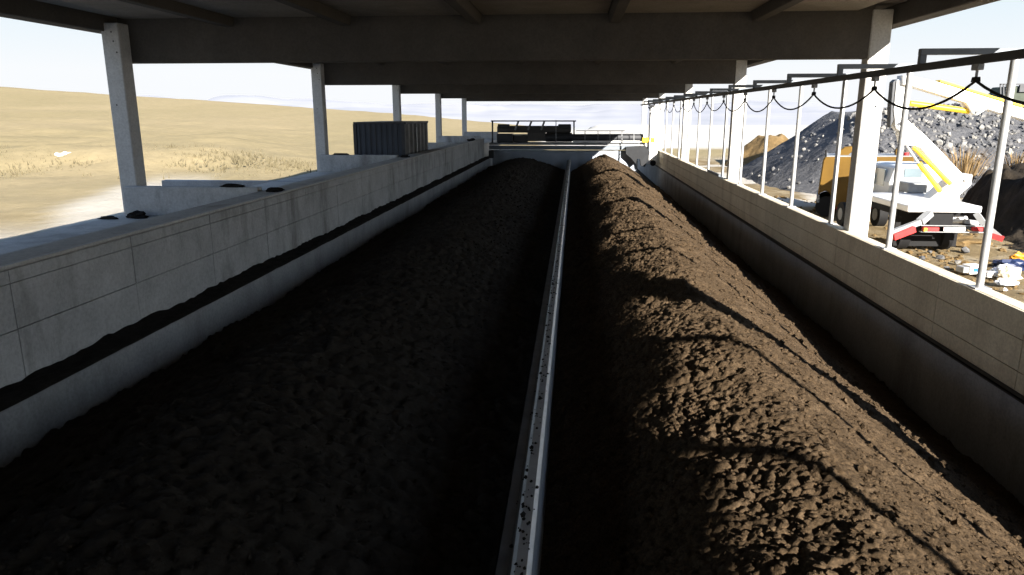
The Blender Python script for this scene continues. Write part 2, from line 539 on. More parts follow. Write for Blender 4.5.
# roof
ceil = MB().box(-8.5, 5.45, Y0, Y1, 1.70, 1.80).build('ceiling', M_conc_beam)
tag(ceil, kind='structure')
PURL = [-5.95, -3.9, -1.68, 0.62, 2.9]
edges = [-7.96] + PURL + [5.05]
YB = [12.62 + 10 * k for k in range(-3, 5)]
bays = [Y0] + YB + [Y1]
for k in range(len(YB) - 1):
    y0, y1 = YB[k] + 0.27, YB[k + 1] - 0.02
    for j in range(len(edges) - 1):
        x0, x1 = edges[j] + 0.12, edges[j + 1] - (0.12 if j < len(edges) - 2 else 0.6)
        n = 4
        for q in range(n):
            a, b = y0 + (y1 - y0) * q / n, y0 + (y1 - y0) * (q + 1) / n
            MB().box(x0, x1, a + 0.01, b - 0.01, 1.60, 1.695).build('ceiling_panel', M_ceil, ceil)

ORD = ['first', 'second', 'third', 'fourth', 'fifth', 'sixth', 'seventh', 'eighth', 'ninth', 'tenth', 'eleventh', 'twelfth', 'thirteenth', 'fourteenth', 'fifteenth', 'sixteenth', 'seventeenth', 'eighteenth', 'nineteenth', 'twentieth', 'twenty-first', 'twenty-second']

# cross beams, purlins, edge beams
for k, y in enumerate(YB):
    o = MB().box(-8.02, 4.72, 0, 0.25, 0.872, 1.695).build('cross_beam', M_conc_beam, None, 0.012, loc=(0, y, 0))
    j = k - 3
    if j >= 0: tag(o, 'deep dusty concrete cross beam, %s from the front under the roof' % ORD[j], 'roof beam', 'cross beams under the roof')
    else: tag(o, 'deep dusty concrete cross beam behind the viewpoint', 'roof beam', 'cross beams behind the viewpoint')
    for i, x in enumerate(PURL):
        if k == len(YB) - 1 or k < 2: continue
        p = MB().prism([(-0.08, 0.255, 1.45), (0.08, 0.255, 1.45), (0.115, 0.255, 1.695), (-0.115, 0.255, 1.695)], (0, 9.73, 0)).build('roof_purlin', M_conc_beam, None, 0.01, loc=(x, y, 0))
        where = ['leftmost', 'second from the left', 'middle', 'second from the right', 'rightmost'][i]
        if k == 2: tag(p, 'concrete roof purlin running overhead onto the nearest cross beam, %s' % where, 'purlin', 'roof purlins overhead')
        else: tag(p, 'concrete roof purlin hidden between cross beams %s and %s, %s' % (ORD[j], ORD[j + 1], where), 'purlin', 'roof purlins of the far bays')
tag(MB().box(-8.30, -7.97, Y0, Y1, 1.36, 1.695).build('eave_beam', M_conc_beam, None, 0.012), 'long concrete eave beam along the left edge of the roof', 'roof beam')
tag(MB().box(5.075, 5.36, Y0, Y1, 1.40, 1.695).build('eave_beam', M_conc_beam, None, 0.012), 'long concrete eave beam along the right edge of the roof', 'roof beam')

# columns
def column(x0, x1, y0, z0, z1, holes, dep=0.32):
    r = empty('concrete_column', ((x0 + x1) / 2, y0 + 0.16, z0))
    w = (x1 - x0) / 2
    MB().box(-w, w, -0.16, dep - 0.16, 0, z1 - z0).build('shaft', M_conc_col, r, 0.015)
    for (hx, hz) in holes:
        MB().tube([(hx, -0.150, hz - z0), (hx, -0.163, hz - z0)], 0.014, 10).build('anchor_hole', M_black, r)
    return r


for k in range(-2, 5):
    c = column(-8.04, -7.73, 12.24 + 10 * k, -1.75, 1.50, [(-0.03, 0.15), (0.05, 1.2), (0.03, 1.35), (0.09, 1.02)])
    tag(c, 'grey shaded concrete column on the left side of the hall, %s from the front' % ORD[k] if k >= 0 else 'grey concrete column of the left row behind the viewpoint', 'column',
        'left row of columns' if k >= 0 else 'left columns behind the viewpoint')
for k in range(-2, 5):
    c = column(4.69, 5.01, 12.60 + 10 * k, -3.4, 1.62, [(0.04, 0.12)], 0.28)
    tag(c, 'white sunlit concrete column on the right side of the hall, %s from the front' % ORD[k] if k >= 0 else 'concrete column of the right row behind the viewpoint', 'column',
        'right row of columns' if k >= 0 else 'right columns behind the viewpoint')

# transverse low walls joining left wall and columns
for k in range(0, 5):
    y = 12.02 + 10 * k
    o = MB().box(-7.86, -5.42, 0, 0.2, -1.75, -1.235).build('cross_wall', M_conc_wall, None, 0.012, loc=(0, y, 0))
    tag(o, 'low stained concrete cross wall in front of the %s column on the left' % ORD[k], 'low wall', 'low cross walls on the left apron')
o = MB().box(-11.1, -5.45, 18.7, 18.95, -3.2, -1.745).build('cross_wall', M_conc_low, None, 0.012)
tag(o, 'low dark grey concrete wall reaching outside behind the first cross wall on the left', 'low wall')

# ------------------------------------------------------------------ compost windrows
def smooth_profile(xq, px, pz, s=0.14):
    g = np.linspace(px[0], px[-1], 600)
    z = np.interp(g, px, pz)
    n = max(3, int(s / (g[1] - g[0])))
    ker = np.hanning(2 * n + 1)
    ker /= ker.sum()
    z = np.convolve(np.pad(z, n, mode='edge'), ker, 'valid')
    return np.interp(xq, g, z)


def right_h(X, Y):
    wob = 0.10 * fbm(Y * 0.35, Y * 0, 71, 3)
    z = smooth_profile(X - wob, [-0.3, -0.19, 0.2, 0.93, 1.35, 1.62, 2.03, 2.9, 3.2, 3.9, 4.3, 4.6], [-3.1, -3.05, -2.83, -2.41, -2.21, -2.15, -2.30, -2.80, -3.0, -3.5, -3.74, -3.78])
    z = z + 0.08 * fbm(X * 0.8, Y * 0.9, 73, 3) + 0.05 * np.sin(Y * 2.1 + 2 * fbm(Y * .3, X * .3, 5)) * sstep(4.2, 2.0, np.abs(X - 1.4)) * 0.35
    coarse = sstep(2.3, 1.2, X + 0.8 * fbm(X * 0.9, Y * 0.7, 75, 2))
    cl = sstep(-0.15, 0.15, fbm(X * 1.6, Y * 1.3, 76, 3))
    z = z + (0.25 + 0.75 * coarse) * (lumps(X, Y, 0.10, 77) * 0.6 * cl + lumps(X + 3.1, Y, 0.055, 81) * 0.75) + lumps(X, Y + 2.0, 0.034, 85) * 0.5
    return z + 0.03 * fbm(X * 6, Y * 6, 89, 4)


def left_h(X, Y):
    wob = 0.12 * fbm(Y * 0.3, Y * 0, 91, 3)
    z = smooth_profile(X - wob, [-4.7, -4.6, -4.2, -3.6, -2.9, -2.3, -1.6, -1.0, -0.5, -0.3], [-2.84, -2.84, -2.72, -2.46, -2.31, -2.36, -2.62, -2.86, -2.98, -3.0], 0.3)
    z = z + 0.09 * fbm(X * 0.8, Y * 0.8, 93, 3)
    return z + lumps(X, Y, 0.10, 97) * 0.55 + lumps(X, Y, 0.06, 99) * 0.5 + 0.03 * fbm(X * 6, Y * 6, 101, 4)


def y_lines(y0, y1, k, dmin):
    out = [y0]
    while out[-1] < y1: out.append(out[-1] + max(dmin, k * out[-1]))
    return np.array(out)


def clods(hfun, x0, x1, n, ymax, seed, bias=1.0):
    """angular crumbs lying on a windrow, joined"""
    r_ = np.random.default_rng(seed)
    base = np.array([(1, 0, 0), (-1, 0, 0), (0, 1, 0), (0, -1, 0), (0, 0, 1), (0, 0, -1), (.6, .6, .6), (-.6, .6, .5), (.6, -.6, .5), (-.6, -.6, .6)], float)
    tri = [(0, 6, 8), (4, 8, 6), (0, 2, 6), (2, 4, 6), (2, 7, 4), (2, 1, 7), (1, 9, 7), (7, 9, 4), (9, 3, 8), (9, 8, 4), (3, 0, 8), (1, 3, 9), (0, 3, 5), (3, 1, 5), (1, 2, 5), (2, 0, 5)]
    x = r_.uniform(x0, x1, n)
    y = 3.0 + (ymax - 3.0) * r_.random(n) ** 1.9
    s = np.clip(r_.lognormal(math.log(0.013), 0.45, n), 0.005, 0.04) * (0.8 + y * 0.035)
    z = hfun(x, y)
    V, Fc = [], []
    for i in range(n):
        a = r_.random() * 6.28
        p = base * r_.uniform(0.65, 1.3, (10, 1)) * s[i] * np.array([1, r_.uniform(.7, 1.3), r_.uniform(.6, 1)])
        ca, sa = math.cos(a), math.sin(a)
        V.append(np.stack([p[:, 0] * ca - p[:, 1] * sa + x[i], p[:, 0] * sa + p[:, 1] * ca + y[i], p[:, 2] + z[i] + s[i] * 0.25], -1))
        Fc += [(t[0] + 10 * i, t[1] + 10 * i, t[2] + 10 * i) for t in tri]
    me = bpy.data.meshes.new('compost_clods')
    me.from_pydata(np.concatenate(V).tolist(), [], Fc)
    return me


wr = empty('compost_windrow', (2.0, 20, Z_FLOOR))
tag(wr, 'half sunlit brown compost windrow crossed by shadow lines in the right lane', 'compost', 'compost windrows')
X, Y = np.meshgrid(np.linspace(-0.175, 4.49, 380), y_lines(1.0, 39.55, 0.0023, 0.010))
o = link_mesh('heap_surface', grid_mesh('heap_surface', X, Y, right_h(X, Y)), M_comp, wr)
o['kind'] = 'stuff'
o.location = -wr.location
o = link_mesh('compost_clods', clods(right_h, 0.0, 4.2, 12000, 30, 3), M_comp, wr)
o['kind'] = 'stuff'
o.location = -wr.location
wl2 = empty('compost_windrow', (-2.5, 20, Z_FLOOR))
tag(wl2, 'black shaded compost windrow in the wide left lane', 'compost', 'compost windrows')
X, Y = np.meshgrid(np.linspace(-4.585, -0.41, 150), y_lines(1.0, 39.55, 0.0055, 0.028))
o = link_mesh('heap_surface', grid_mesh('heap_surface', X, Y, left_h(X, Y)), M_comp_dark, wl2)
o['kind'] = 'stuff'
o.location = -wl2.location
o = link_mesh('compost_clods', clods(left_h, -4.45, -0.55, 4000, 25, 4), M_comp_dark, wl2)
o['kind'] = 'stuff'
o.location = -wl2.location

# ------------------------------------------------------------------ poles with brackets, cable rail, trolleys, festoon cable
PX0, PY0 = 4.69, 8.51
leg = at(921, 64, PY0)                          # where the bracket leg meets the rail
RX = leg.x
RZ = RX / 8.0
proto = empty('steel_pole', (PX0, PY0, -1.95))
top = at(1013, 50, PY0).z
MB().tube([(0, 0, 0.012), (0, 0, top + 1.95 - 0.045)], 0.042, 14).build('shaft', M_galv, proto, smooth=True)
MB().box(-0.09, 0.09, -0.09, 0.09, 0, 0.012).build('base_plate', M_galv, proto)
ax = RX - PX0
zt = top + 1.95
MB().box(ax - 0.03, 0.06, -0.035, 0.035, zt - 0.045, zt + 0.02).build('bracket_arm', M_blueg, proto, 0.004)
MB().box(ax - 0.03, ax + 0.04, -0.03, 0.03, RZ + 1.95 + 0.06, zt - 0.045).build('bracket_leg', M_blueg, proto, 0.004)
npole = 0
for i in range(-6, 14):
    o = proto if i == -6 else copy_tree(proto)
    y = PY0 + 2.5 * i
    o.location = (PX0, y, -1.95)
    if i < 0:
        tag(o, 'galvanised steel pole on the right wall too near to be in view', 'pole', 'steel poles beside the viewpoint')
    else:
        tag(o, 'upright galvanised steel pole with a hooked bracket on the right wall, %s from the front' % ORD[i], 'pole', 'steel poles carrying the cable rail')
ra = MB().box(RX - 0.035, RX + 0.035, -8, 42.6, RZ, RZ + 0.06).box(RX - 0.035, RX - 0.028, -8, 42.6, RZ - 0.012, RZ).box(RX + 0.028, RX + 0.035, -8, 42.6, RZ - 0.012, RZ).build('cable_rail', M_dark, None)
tag(ra, 'long dark channel rail hung under the brackets above the right wall', 'rail')
ty = []
y = None
# trolleys hang every 2.3 m
for px in (977.8,):
    p = [at(px, 66, q) for q in np.linspace(5, 14, 400)]
    y = min(p, key=lambda v: abs(v.x - RX)).y
DT = 2.36
ty = [y + DT * k for k in range(-3, 14)]
tp = empty('cable_trolley', (RX, ty[0], RZ))
MB().box(-0.03, 0.03, -0.06, 0.06, -0.07, -0.012).build('carriage', M_greyp, tp, 0.006)
for s_ in (-1, 1):
    MB().tube([(-0.022, 0.04 * s_, -0.005), (0.022, 0.04 * s_, -0.005)], 0.018, 10).build('roller', M_black, tp)
MB().bar((0, 0, -0.07), (0, 0, -0.13), 0.018).build('hanger', M_greyp, tp)
MB().prism([(-0.02, -0.05, -0.175), (-0.02, 0.05, -0.175), (-0.02, 0.035, -0.13), (-0.02, -0.035, -0.13)], (0.04, 0, 0)).build('cable_clamp', M_black, tp)
for k, y in enumerate(ty):
    o = tp if k == 0 else copy_tree(tp)
    o.location = (RX, y, RZ)
    if k < 3: tag(o, 'small cable trolley on the rail beside the viewpoint', 'trolley', 'cable trolleys beside the viewpoint')
    else: tag(o, 'small dark cable trolley under the channel rail, %s from the front' % ORD[k - 3], 'trolley', 'cable trolleys on the rail')
pts = []
for k in range(len(ty) - 1):
    for j in range(14):
        u = j / 14
        pts.append((RX, ty[k] + u * DT, RZ - 0.165 - 0.235 * 4 * u * (1 - u) * (0.9 + 0.2 * hsh(np.array([k]), np.array([3]), 9)[0])))
pts.append((RX, ty[-1], RZ - 0.165))
tag(MB().tube(pts, 0.013, 7).build('festoon_cable', M_black, None, smooth=True), 'black power cable hanging in loops under the channel rail', 'cable')

# ------------------------------------------------------------------ compost turner at the far end
TY = 40.0
def P(px, py, y=TY): return at(px, py, y)
ctr = P(566, 146)
tu = empty('compost_turner', (0, TY, -2.4))
tag(tu, 'compost turning machine bridging both lanes at the far end of the hall', 'machine')
def part(mb, name, mat, parent=None, bevel=0.0, smooth=False):
    """a part given in world coordinates under an unrotated parent"""
    o = mb.build(name, mat, None, bevel, smooth)
    pr = parent or tu
    o.parent = pr
    loc = Vector(pr.location)
    if pr.parent: loc = loc + Vector(pr.parent.location)
    o.location = -loc
    return o
def sub(mb, name, mat, par):
    o = mb.build(name, mat, None)
    o.parent = par
    return o
def pxbox(mb, x0, y0, x1, y1, ya, yb, ref=TY):
    a, b = at(x0, y0, ref), at(x1, y1, ref)
    return mb.box(a.x, b.x, ya, yb, b.z, a.z)

part(pxbox(MB(), 489, 145.6, 652, 150, TY, TY + 0.3), 'bridge_beam', M_blueg, bevel=0.01)
part(pxbox(MB(), 489, 142.8, 652, 145.4, TY + 0.05, TY + 1.6), 'deck', M_greyp)
# curtain sheet with gentle folds
a, b = P(492, 150), P(637, 176)
xs_ = np.linspace(a.x, b.x, 90)
zs_ = np.linspace(b.z, a.z, 8)
gx_, gz_ = np.meshgrid(xs_, zs_)
gy_ = TY + 0.15 + 0.06 * np.sin(gx_ * 5 + 1.5 * np.sin(gx_ * 1.7)) * (a.z - gz_ + 0.15) + 0.05 * fbm(gx_ * 2, gz_ * 2, 7)
o = link_mesh('curtain', grid_mesh('curtain', gx_, gy_, gz_), M_sheet)
sol = o.modifiers.new('thick', 'SOLIDIFY')
sol.thickness = 0.012
o.parent = tu
o.location = -Vector(tu.location)
# raised unit on the left: frame, dark hydraulic body, hoppers
fr = MB()
for (q0, q1) in (((491, 121), (575, 121)),):
    fr.bar(P(q0[0], q0[1], TY + 0.2), P(q1[0], q1[1], TY + 0.2), 0.07)
    fr.bar(P(q0[0], q0[1], TY + 1.4), P(q1[0], q1[1], TY + 1.4), 0.07)
for x in (491.5, 575.5):
    fr.bar(P(x, 121, TY + 0.2), P(x, 121, TY + 1.4), 0.07)
part(fr, 'roof_frame', M_greyp)
for x in (492.5, 574):
    for yy in (TY + 0.2, TY + 1.4):
        part(MB().bar(P(x, 121, yy), P(x, 143, yy), 0.08), 'post', M_dark)
part(pxbox(MB(), 496, 126, 571, 133, TY + 0.5, TY + 1.2), 'drum_housing', M_brownmt, bevel=0.05)
part(pxbox(MB(), 496, 134, 512, 142.5, TY + 0.3, TY + 1.2), 'control_box', M_dark, bevel=0.03)
part(pxbox(MB(), 497, 124.2, 509, 128, TY + 0.32, TY + 0.48), 'motor', M_dark, bevel=0.03)
part(pxbox(MB(), 558, 124.2, 571, 128.5, TY + 0.32, TY + 0.48), 'motor', M_dark, bevel=0.03)
part(pxbox(MB(), 512.5, 135, 527, 142.5, TY + 0.5, TY + 1.2), 'hopper', M_brownmt, bevel=0.03)
part(pxbox(MB(), 545, 133.2, 572, 142.5, TY + 0.9, TY + 1.3), 'rear_panel', M_brownmt, bevel=0.03)
part(pxbox(MB(), 527, 132, 545, 141.5, TY + 0.3, TY + 0.9), 'engine_box', M_brownmt, bevel=0.03)
part(MB().tube([P(545, 137.6, TY + 0.6), P(643, 137.6, TY + 0.6)], 0.20, 14), 'conveyor_tube', M_dark, smooth=True)
part(MB().tube([P(514, 135, TY + 0.35), P(545, 135, TY + 0.35)], 0.05, 8), 'pipe', M_greyp, smooth=True)
for x in (515, 528, 541):
    part(MB().bar(P(x, 130, TY + 0.45), P(x + 3.4, 121.6, TY + 0.45), 0.12, 0.1), 'slanted_strut', M_greyp)
for x in (556, 585):
    part(MB().bar(P(x, 131 if x > 570 else 120, TY + 0.02), P(x, 147, TY + 0.02), 0.045), 'railing_post', M_greyp)
part(MB().bar(P(576, 130.8, TY + 0.02), P(641, 130.8, TY + 0.02), 0.04), 'handrail', M_greyp)
for x in (598, 610, 622, 634):
    part(MB().bar(P(x, 130.8, TY + 0.02), P(x, 142.6, TY + 0.02), 0.03), 'railing_post', M_greyp)
part(pxbox(MB(), 573, 140.6, 640, 142.6, TY - 0.1, TY + 0.15), 'toe_board', M_white)
# right end carriage hanging over the heap
q = [(626, 147), (646, 146), (650, 152), (648, 160), (645, 167), (641, 166), (640, 159), (637, 159), (636, 164), (631, 158), (626, 154)]
part(MB().prism([P(x, y, TY - 0.35) for x, y in q], (0, 0.5, 0)), 'drive_carriage', M_carr)
part(MB().tube([P(653, 163, TY - 0.4), P(653, 163, TY - 0.25)], 0.16, 14), 'wheel', M_black, smooth=True)
part(pxbox(MB(), 489, 150, 494, 158, TY - 0.2, TY + 0.25), 'left_carriage', M_dark, bevel=0.03)
part(pxbox(MB(), 642, 137.5, 648.5, 142.5, TY - 0.2, TY + 0.1), 'yellow_gearbox', M_yel, bevel=0.03)
part(pxbox(MB(), 650, 137.5, 654.5, 142.5, TY - 0.2, TY + 0.1), 'yellow_gearbox', M_yel, bevel=0.03)
for x in (650.5, 655.5):
    part(pxbox(MB(), x - 0.9, 105, x + 0.9, 164, TY - 0.18, TY - 0.08), 'mast', M_white)
for y in (110, 119, 128, 137, 146, 155):
    part(pxbox(MB(), 650, y - 0.6, 656, y + 0.6, TY - 0.16, TY - 0.1), 'mast_rung', M_white)
part(MB().bar(P(653, 112, TY - 0.13), P(648.5, 107, TY - 0.3), 0.06), 'cable_arm', M_greyp)
part(pxbox(MB(), 645, 143, 657, 147, TY - 0.1, TY + 0.6), 'white_end_box', M_white)

# ------------------------------------------------------------------ dark corrugated container on the left apron
cy0, cy1 = 24.2, 27.9
p0, p1 = at(354.5, 122, cy0), at(403, 121.4, cy0)
cx0, cx1, cz1 = p0.x, p1.x, p0.z
cn = empty('metal_container', ((cx0 + cx1) / 2, (cy0 + cy1) / 2, -1.75))
tag(cn, 'dark corrugated metal container standing on the apron behind the second left column', 'container')
def corrugated(a, b, z0, z1, nrm, n, depth=0.035):
    a, b, nrm = Vector(a), Vector(b), Vector(nrm)
    out, back = [], []
    for k in range(n):
        for u, d in ((0.0, 0), (0.35, 0), (0.5, depth), (0.85, depth)):
            t = (k + u) / n
            out.append(a + (b - a) * t + nrm * d)
    out.append(b)
    mb = MB()
    back = [q - nrm * 0.01 for q in out]
    ring = out + back[::-1]
    return mb.prism([(q.x, q.y, z0) for q in ring], (0, 0, z1 - z0))
part(corrugated((cx0, cy0, 0), (cx1, cy0, 0), -1.70, cz1 - 0.07, (0, -1, 0), 9), 'front_sheet', M_sheetdk, cn)
part(corrugated((cx1, cy0, 0), (cx1, cy1, 0), -1.70, cz1 - 0.07, (1, 0, 0), 6, 0.10), 'side_sheet', M_sheetlt, cn)
part(corrugated((cx0, cy1, 0), (cx1, cy1, 0), -1.70, cz1 - 0.07, (0, 1, 0), 9), 'rear_sheet', M_sheetdk, cn)
part(corrugated((cx0, cy0, 0), (cx0, cy1, 0), -1.70, cz1 - 0.07, (-1, 0, 0), 10), 'side_sheet', M_sheetdk, cn)
part(MB().box(cx0 - .04, cx1 + .105, cy0 - .045, cy1 + .04, cz1 - 0.07, cz1), 'lid', M_dark, cn, 0.01)
part(MB().box(cx0 - .03, cx1 + .05, cy0 - .04, cy1 + .03, -1.75, -1.70), 'base_frame', M_dark, cn)
for (x, y) in ((cx0, cy0), (cx1, cy0), (cx1, cy1), (cx0, cy1)):
    part(MB().box(x - 0.05, x + 0.058, y - 0.05, y + 0.045, -1.70, cz1 - 0.07), 'corner_post', M_dark, cn)
part(MB().box(cx1 + 0.102, cx1 + 0.125, cy0 + 1.5, cy0 + 1.56, -1.5, cz1 - 0.2), 'lock_bar', M_galv, cn)

# dirt lumps on the left wall and apron
def lump(name, loc, sx_, sy_, sz_, mat, seed, label, cat, group=None):
    bm = bmesh.new()
    bmesh.ops.create_icosphere(bm, subdivisions=3, radius=1)
    r_ = random.Random(seed)
    o3 = [Vector((r_.uniform(-9, 9), r_.uniform(-9, 9), r_.uniform(-9, 9))) for _ in range(3)]
    from mathutils import noise as mn
    for v in bm.verts:
        d = 1 + 0.6 * mn.noise(v.co * 1.7 + o3[0]) + 0.4 * mn.noise(v.co * 4 + o3[1])
        v.co *= d
        v.co = Vector((v.co.x * sx_, v.co.y * sy_, max(v.co.z, -0.25) * sz_))
    me = bpy.data.meshes.new(name)
    bm.to_mesh(me)
    bm.free()
    o = link_mesh(name, me, mat, None, loc)
    if label: tag(o, label, cat, group)
    return o
p = at(139, 214.5, 11.86)
lump('dirt_lump', (p.x, 11.80, -1.73), 0.17, 0.12, 0.09, M_dirt, 1, 'black dirt lump at the foot of the first left cross wall', 'dirt lump', 'dirt lumps on the left')
p = at(122, 216, 11.6)
lump('dirt_lump', (p.x - .25, 11.62, -1.74), 0.16, 0.06, 0.035, M_dirt, 2, 'flat black dirt smear just left of the lump at the first cross wall', 'dirt lump', 'dirt lumps on the left')
lump('dirt_lump', (-5.15, 12.1, -1.29), 0.12, 0.16, 0.05, M_dirt, 3, 'black dirt lump on the left wall top where the first cross wall meets it', 'dirt lump', 'dirt lumps on the left')
lump('dirt_lump', (-5.9, 12.12, -1.225), 0.2, 0.08, 0.04, M_dirt, 4, 'thin dark dirt on top of the first left cross wall', 'dirt lump', 'dirt lumps on the left')
lump('dirt_lump', (-7.2, 22.12, -1.225), 0.24, 0.09, 0.04, M_dirt, 5, 'dark dirt lump on top of the second left cross wall', 'dirt lump', 'dirt lumps on the left')
lump('dirt_lump', (-5.2, 22.2, -1.29), 0.13, 0.2, 0.05, M_dirt, 6, 'dark dirt lump on the left wall top below the container', 'dirt lump', 'dirt lumps on the left')
lump('dirt_lump', (-5.18, 36.5, -1.275), 0.15, 0.8, 0.07, M_dirt, 8, 'long low heap of dirt on the far end of the left wall top', 'dirt lump', 'dirt lumps on the left')

# offcut of sheet metal lying on the right wall beyond the poles
a_, b_ = at(708, 168.5, 26.2), at(725, 178.5, 23.0)
o = MB().box(4.62, 4.78, 23.72, 25.82, -1.95, -1.925).box(4.62, 4.64, 23.72, 25.82, -1.925, -1.87).build('metal_channel', M_blueg)
tag(o, 'grey metal channel lying on the right wall before the second white column', 'channel')

# ------------------------------------------------------------------ yard on the right: stone pile, soil, truck, yellow machine
def mound(name, parent, mat, x0, x1, y0, y1, n, hf, kind='stuff', base=-3.45):
    X, Y = np.meshgrid(np.linspace(x0, x1, n), np.linspace(y0, y1, n))
    Z = np.maximum(hf(X, Y), base)
    o = link_mesh(name, grid_mesh(name, X, Y, Z), mat, parent)
    if kind: o['kind'] = kind
    return o


def pile_h(X, Y):
    # flat topped heap: left face looks towards the hall, front face towards the camera
    dx = np.clip(14.5 - X, 0, None)
    dy = np.maximum(np.clip(36.0 - Y, 0, None), np.clip(Y - 42.5, 0, None))
    d = np.hypot(dx, dy)
    top = 0.1 + 0.25 * fbm(X * 0.35, Y * 0.2, 111)
    z = top - 0.68 * np.clip(d - 0.3, 0, None)
    face = sstep(-1.5, 1.5, X - 14.2 + 0.25 * (36 - Y))
    return z + 0.18 * fbm(X * 0.7, Y * 0.7, 113, 4) * (0.4 + face) + face * lumps(X, Y, 0.5, 115) * 0.35 + lumps(X, Y, 0.16, 117) * 0.25


rp = empty('stone_pile', (0, 0, 0))
tag(rp, 'large grey pile of broken stone behind the lift truck', 'stone pile')
mound('gravel_slope', rp, M_gravel, 7.5, 34, 29.5, 46, 280, pile_h)
def rock_mesh(seed, sub=2):
    r_ = random.Random(seed)
    bm = bmesh.new()
    bmesh.ops.create_icosphere(bm, subdivisions=1, radius=1)
    for v in bm.verts: v.co = v.co * r_.uniform(0.65, 1.2)
    me = bpy.data.meshes.new('rock')
    bm.to_mesh(me)
    bm.free()
    me.materials.append(M_rock)
    return me
RM = [rock_mesh(k) for k in range(8)]
cnt = 0
r_ = np.random.default_rng(5)
while cnt < 240:
    x, y = r_.uniform(11.5, 27), r_.uniform(31.5, 40)
    z = float(pile_h(np.array([x]), np.array([y]))[0])
    if z < -2.6 or x / y < 0.352 + 0.03 * r_.random(): continue
    o = bpy.data.objects.new('rock', RM[cnt % 8])
    COL.objects.link(o)
    o.parent = rp
    s_ = r_.uniform(0.10, 0.22)
    o.location = (x, y, z + 0.03)
    o.scale = (s_ * r_.uniform(.8, 1.3), s_ * r_.uniform(.7, 1.2), s_ * r_.uniform(.6, 1.0))
    o.rotation_euler = tuple(r_.uniform(0, 6.28, 3))
    cnt += 1
# small rubble, joined
V, Fc = [], []
ico = [(v.co.copy()) for v in RM[0].vertices]
icof = [tuple(p.vertices) for p in RM[0].polygons]
n = 0
base = np.array([tuple(v) for v in ico])
for k in range(4200):
    x, y = r_.uniform(9, 28), r_.uniform(29.5, 41)
    z = float(pile_h(np.array([x]), np.array([y]))[0])
    if z < -3.3: continue
    if x / y < 0.36 and r_.random() < 0.93: continue
    q = base * r_.uniform(0.05, 0.13) * r_.uniform(.6, 1.3, 3)
    an = r_.random() * 6.28
    V.append(np.stack([q[:, 0] * math.cos(an) - q[:, 1] * math.sin(an) + x, q[:, 0] * math.sin(an) + q[:, 1] * math.cos(an) + y, q[:, 2] + z + .02], -1))
    Fc += [tuple(i + n for i in f_) for f_ in icof]
    n += len(base)
me = bpy.data.meshes.new('rubble')
me.from_pydata(np.concatenate(V).tolist(), [], Fc)
o = link_mesh('rubble', me, M_rock, rp)
o['kind'] = 'stuff'

def soil_h(X, Y):
    d = np.hypot(X - 13.0, (Y - 50.5) / 1.3)
    return -1.35 - 0.95 * np.clip(d - 0.75, 0, None) + 0.4 * fbm(X * 0.8, Y * 0.8, 121, 4)
tag(mound('soil_mound', None, M_soil, 9.5, 16.5, 46.5, 55, 90, soil_h), 'brown soil mound standing left of the grey stone pile', 'soil mound')

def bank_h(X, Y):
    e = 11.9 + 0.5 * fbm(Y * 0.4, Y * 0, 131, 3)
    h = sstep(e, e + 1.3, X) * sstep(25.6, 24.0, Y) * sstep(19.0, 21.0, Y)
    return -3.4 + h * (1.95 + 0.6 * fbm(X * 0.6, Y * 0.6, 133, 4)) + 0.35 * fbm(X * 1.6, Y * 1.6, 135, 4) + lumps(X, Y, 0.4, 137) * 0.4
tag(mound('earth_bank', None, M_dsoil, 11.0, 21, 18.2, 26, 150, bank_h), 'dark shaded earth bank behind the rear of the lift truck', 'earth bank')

# lift truck ---------------------------------------------------------
YR = 17.5                                       # rear of the truck
ZG = -3.28
tk = empty('lift_truck', (8.6, YR, ZG))
tag(tk, 'white lift truck with a folded white boom parked beyond the right wall', 'truck')
def tp_(mb, name, mat, bevel=0.0, smooth=False): return part(mb, name, mat, tk, bevel, smooth)
def tq(px, py, y): return at(px, py, y)

bl, br_ = tq(908, 211, YR).x, tq(982, 211, YR).x
zb0, zb1 = tq(940, 212.5, YR).z, tq(940, 206, YR).z
tp_(MB().box(bl, br_, YR, YR + 3.0, zb0, zb1), 'bed', M_white, 0.02)
tp_(MB().box(bl + 0.55, br_ - 0.55, YR + 0.1, YR + 5.2, zb0 - 0.32, zb0 - 0.02), 'chassis', M_black, 0.02)
tp_(MB().box(bl + 0.08, br_ - 0.08, YR + 0.75, YR + 0.79, ZG + 0.12, zb0), 'shade_sheet', M_black)  # full-width black sheet added in place of the shadow under the bed
# cab
c0, c1 = tq(889, 190, 21.3).x, tq(945, 190, 21.3).x
cz0, cz1_ = zb0 - 0.1, tq(930, 165, 21.3).z
cab = tp_(MB().prism([(c0, 21.3, cz0), (c1, 21.3, cz0), (c1, 21.3, cz1_ - 0.5), (c1 - 0.12, 21.3, cz1_ - 0.05), (c1 - 0.3, 21.3, cz1_), (c0 + 0.3, 21.3, cz1_), (c0 + 0.12, 21.3, cz1_ - 0.05), (c0, 21.3, cz1_ - 0.5)], (0, 1.7, 0)), 'cab', M_cab, 0.05)
w0, w1 = tq(904, 177, 21.28), tq(923, 168, 21.28)
sub(MB().box(w0.x, w1.x, 21.275, 21.31, w0.z, w1.z), 'rear_window', M_glass, cab)
sub(MB().box(c0 - 0.006, c0 + 0.02, 21.7, 22.6, cz1_ - 0.62, cz1_ - 0.15), 'side_window', M_glass, cab)
sub(MB().box(c0 - 0.2, c0 - 0.08, 22.7, 22.78, cz1_ - 0.7, cz1_ - 0.35), 'mirror', M_greyp, cab)
tp_(MB().box(c0 + 0.05, c1 - 0.05, 23.0, 23.6, cz0 - 0.1, cz0 + 0.55), 'bonnet', M_cab, 0.1)
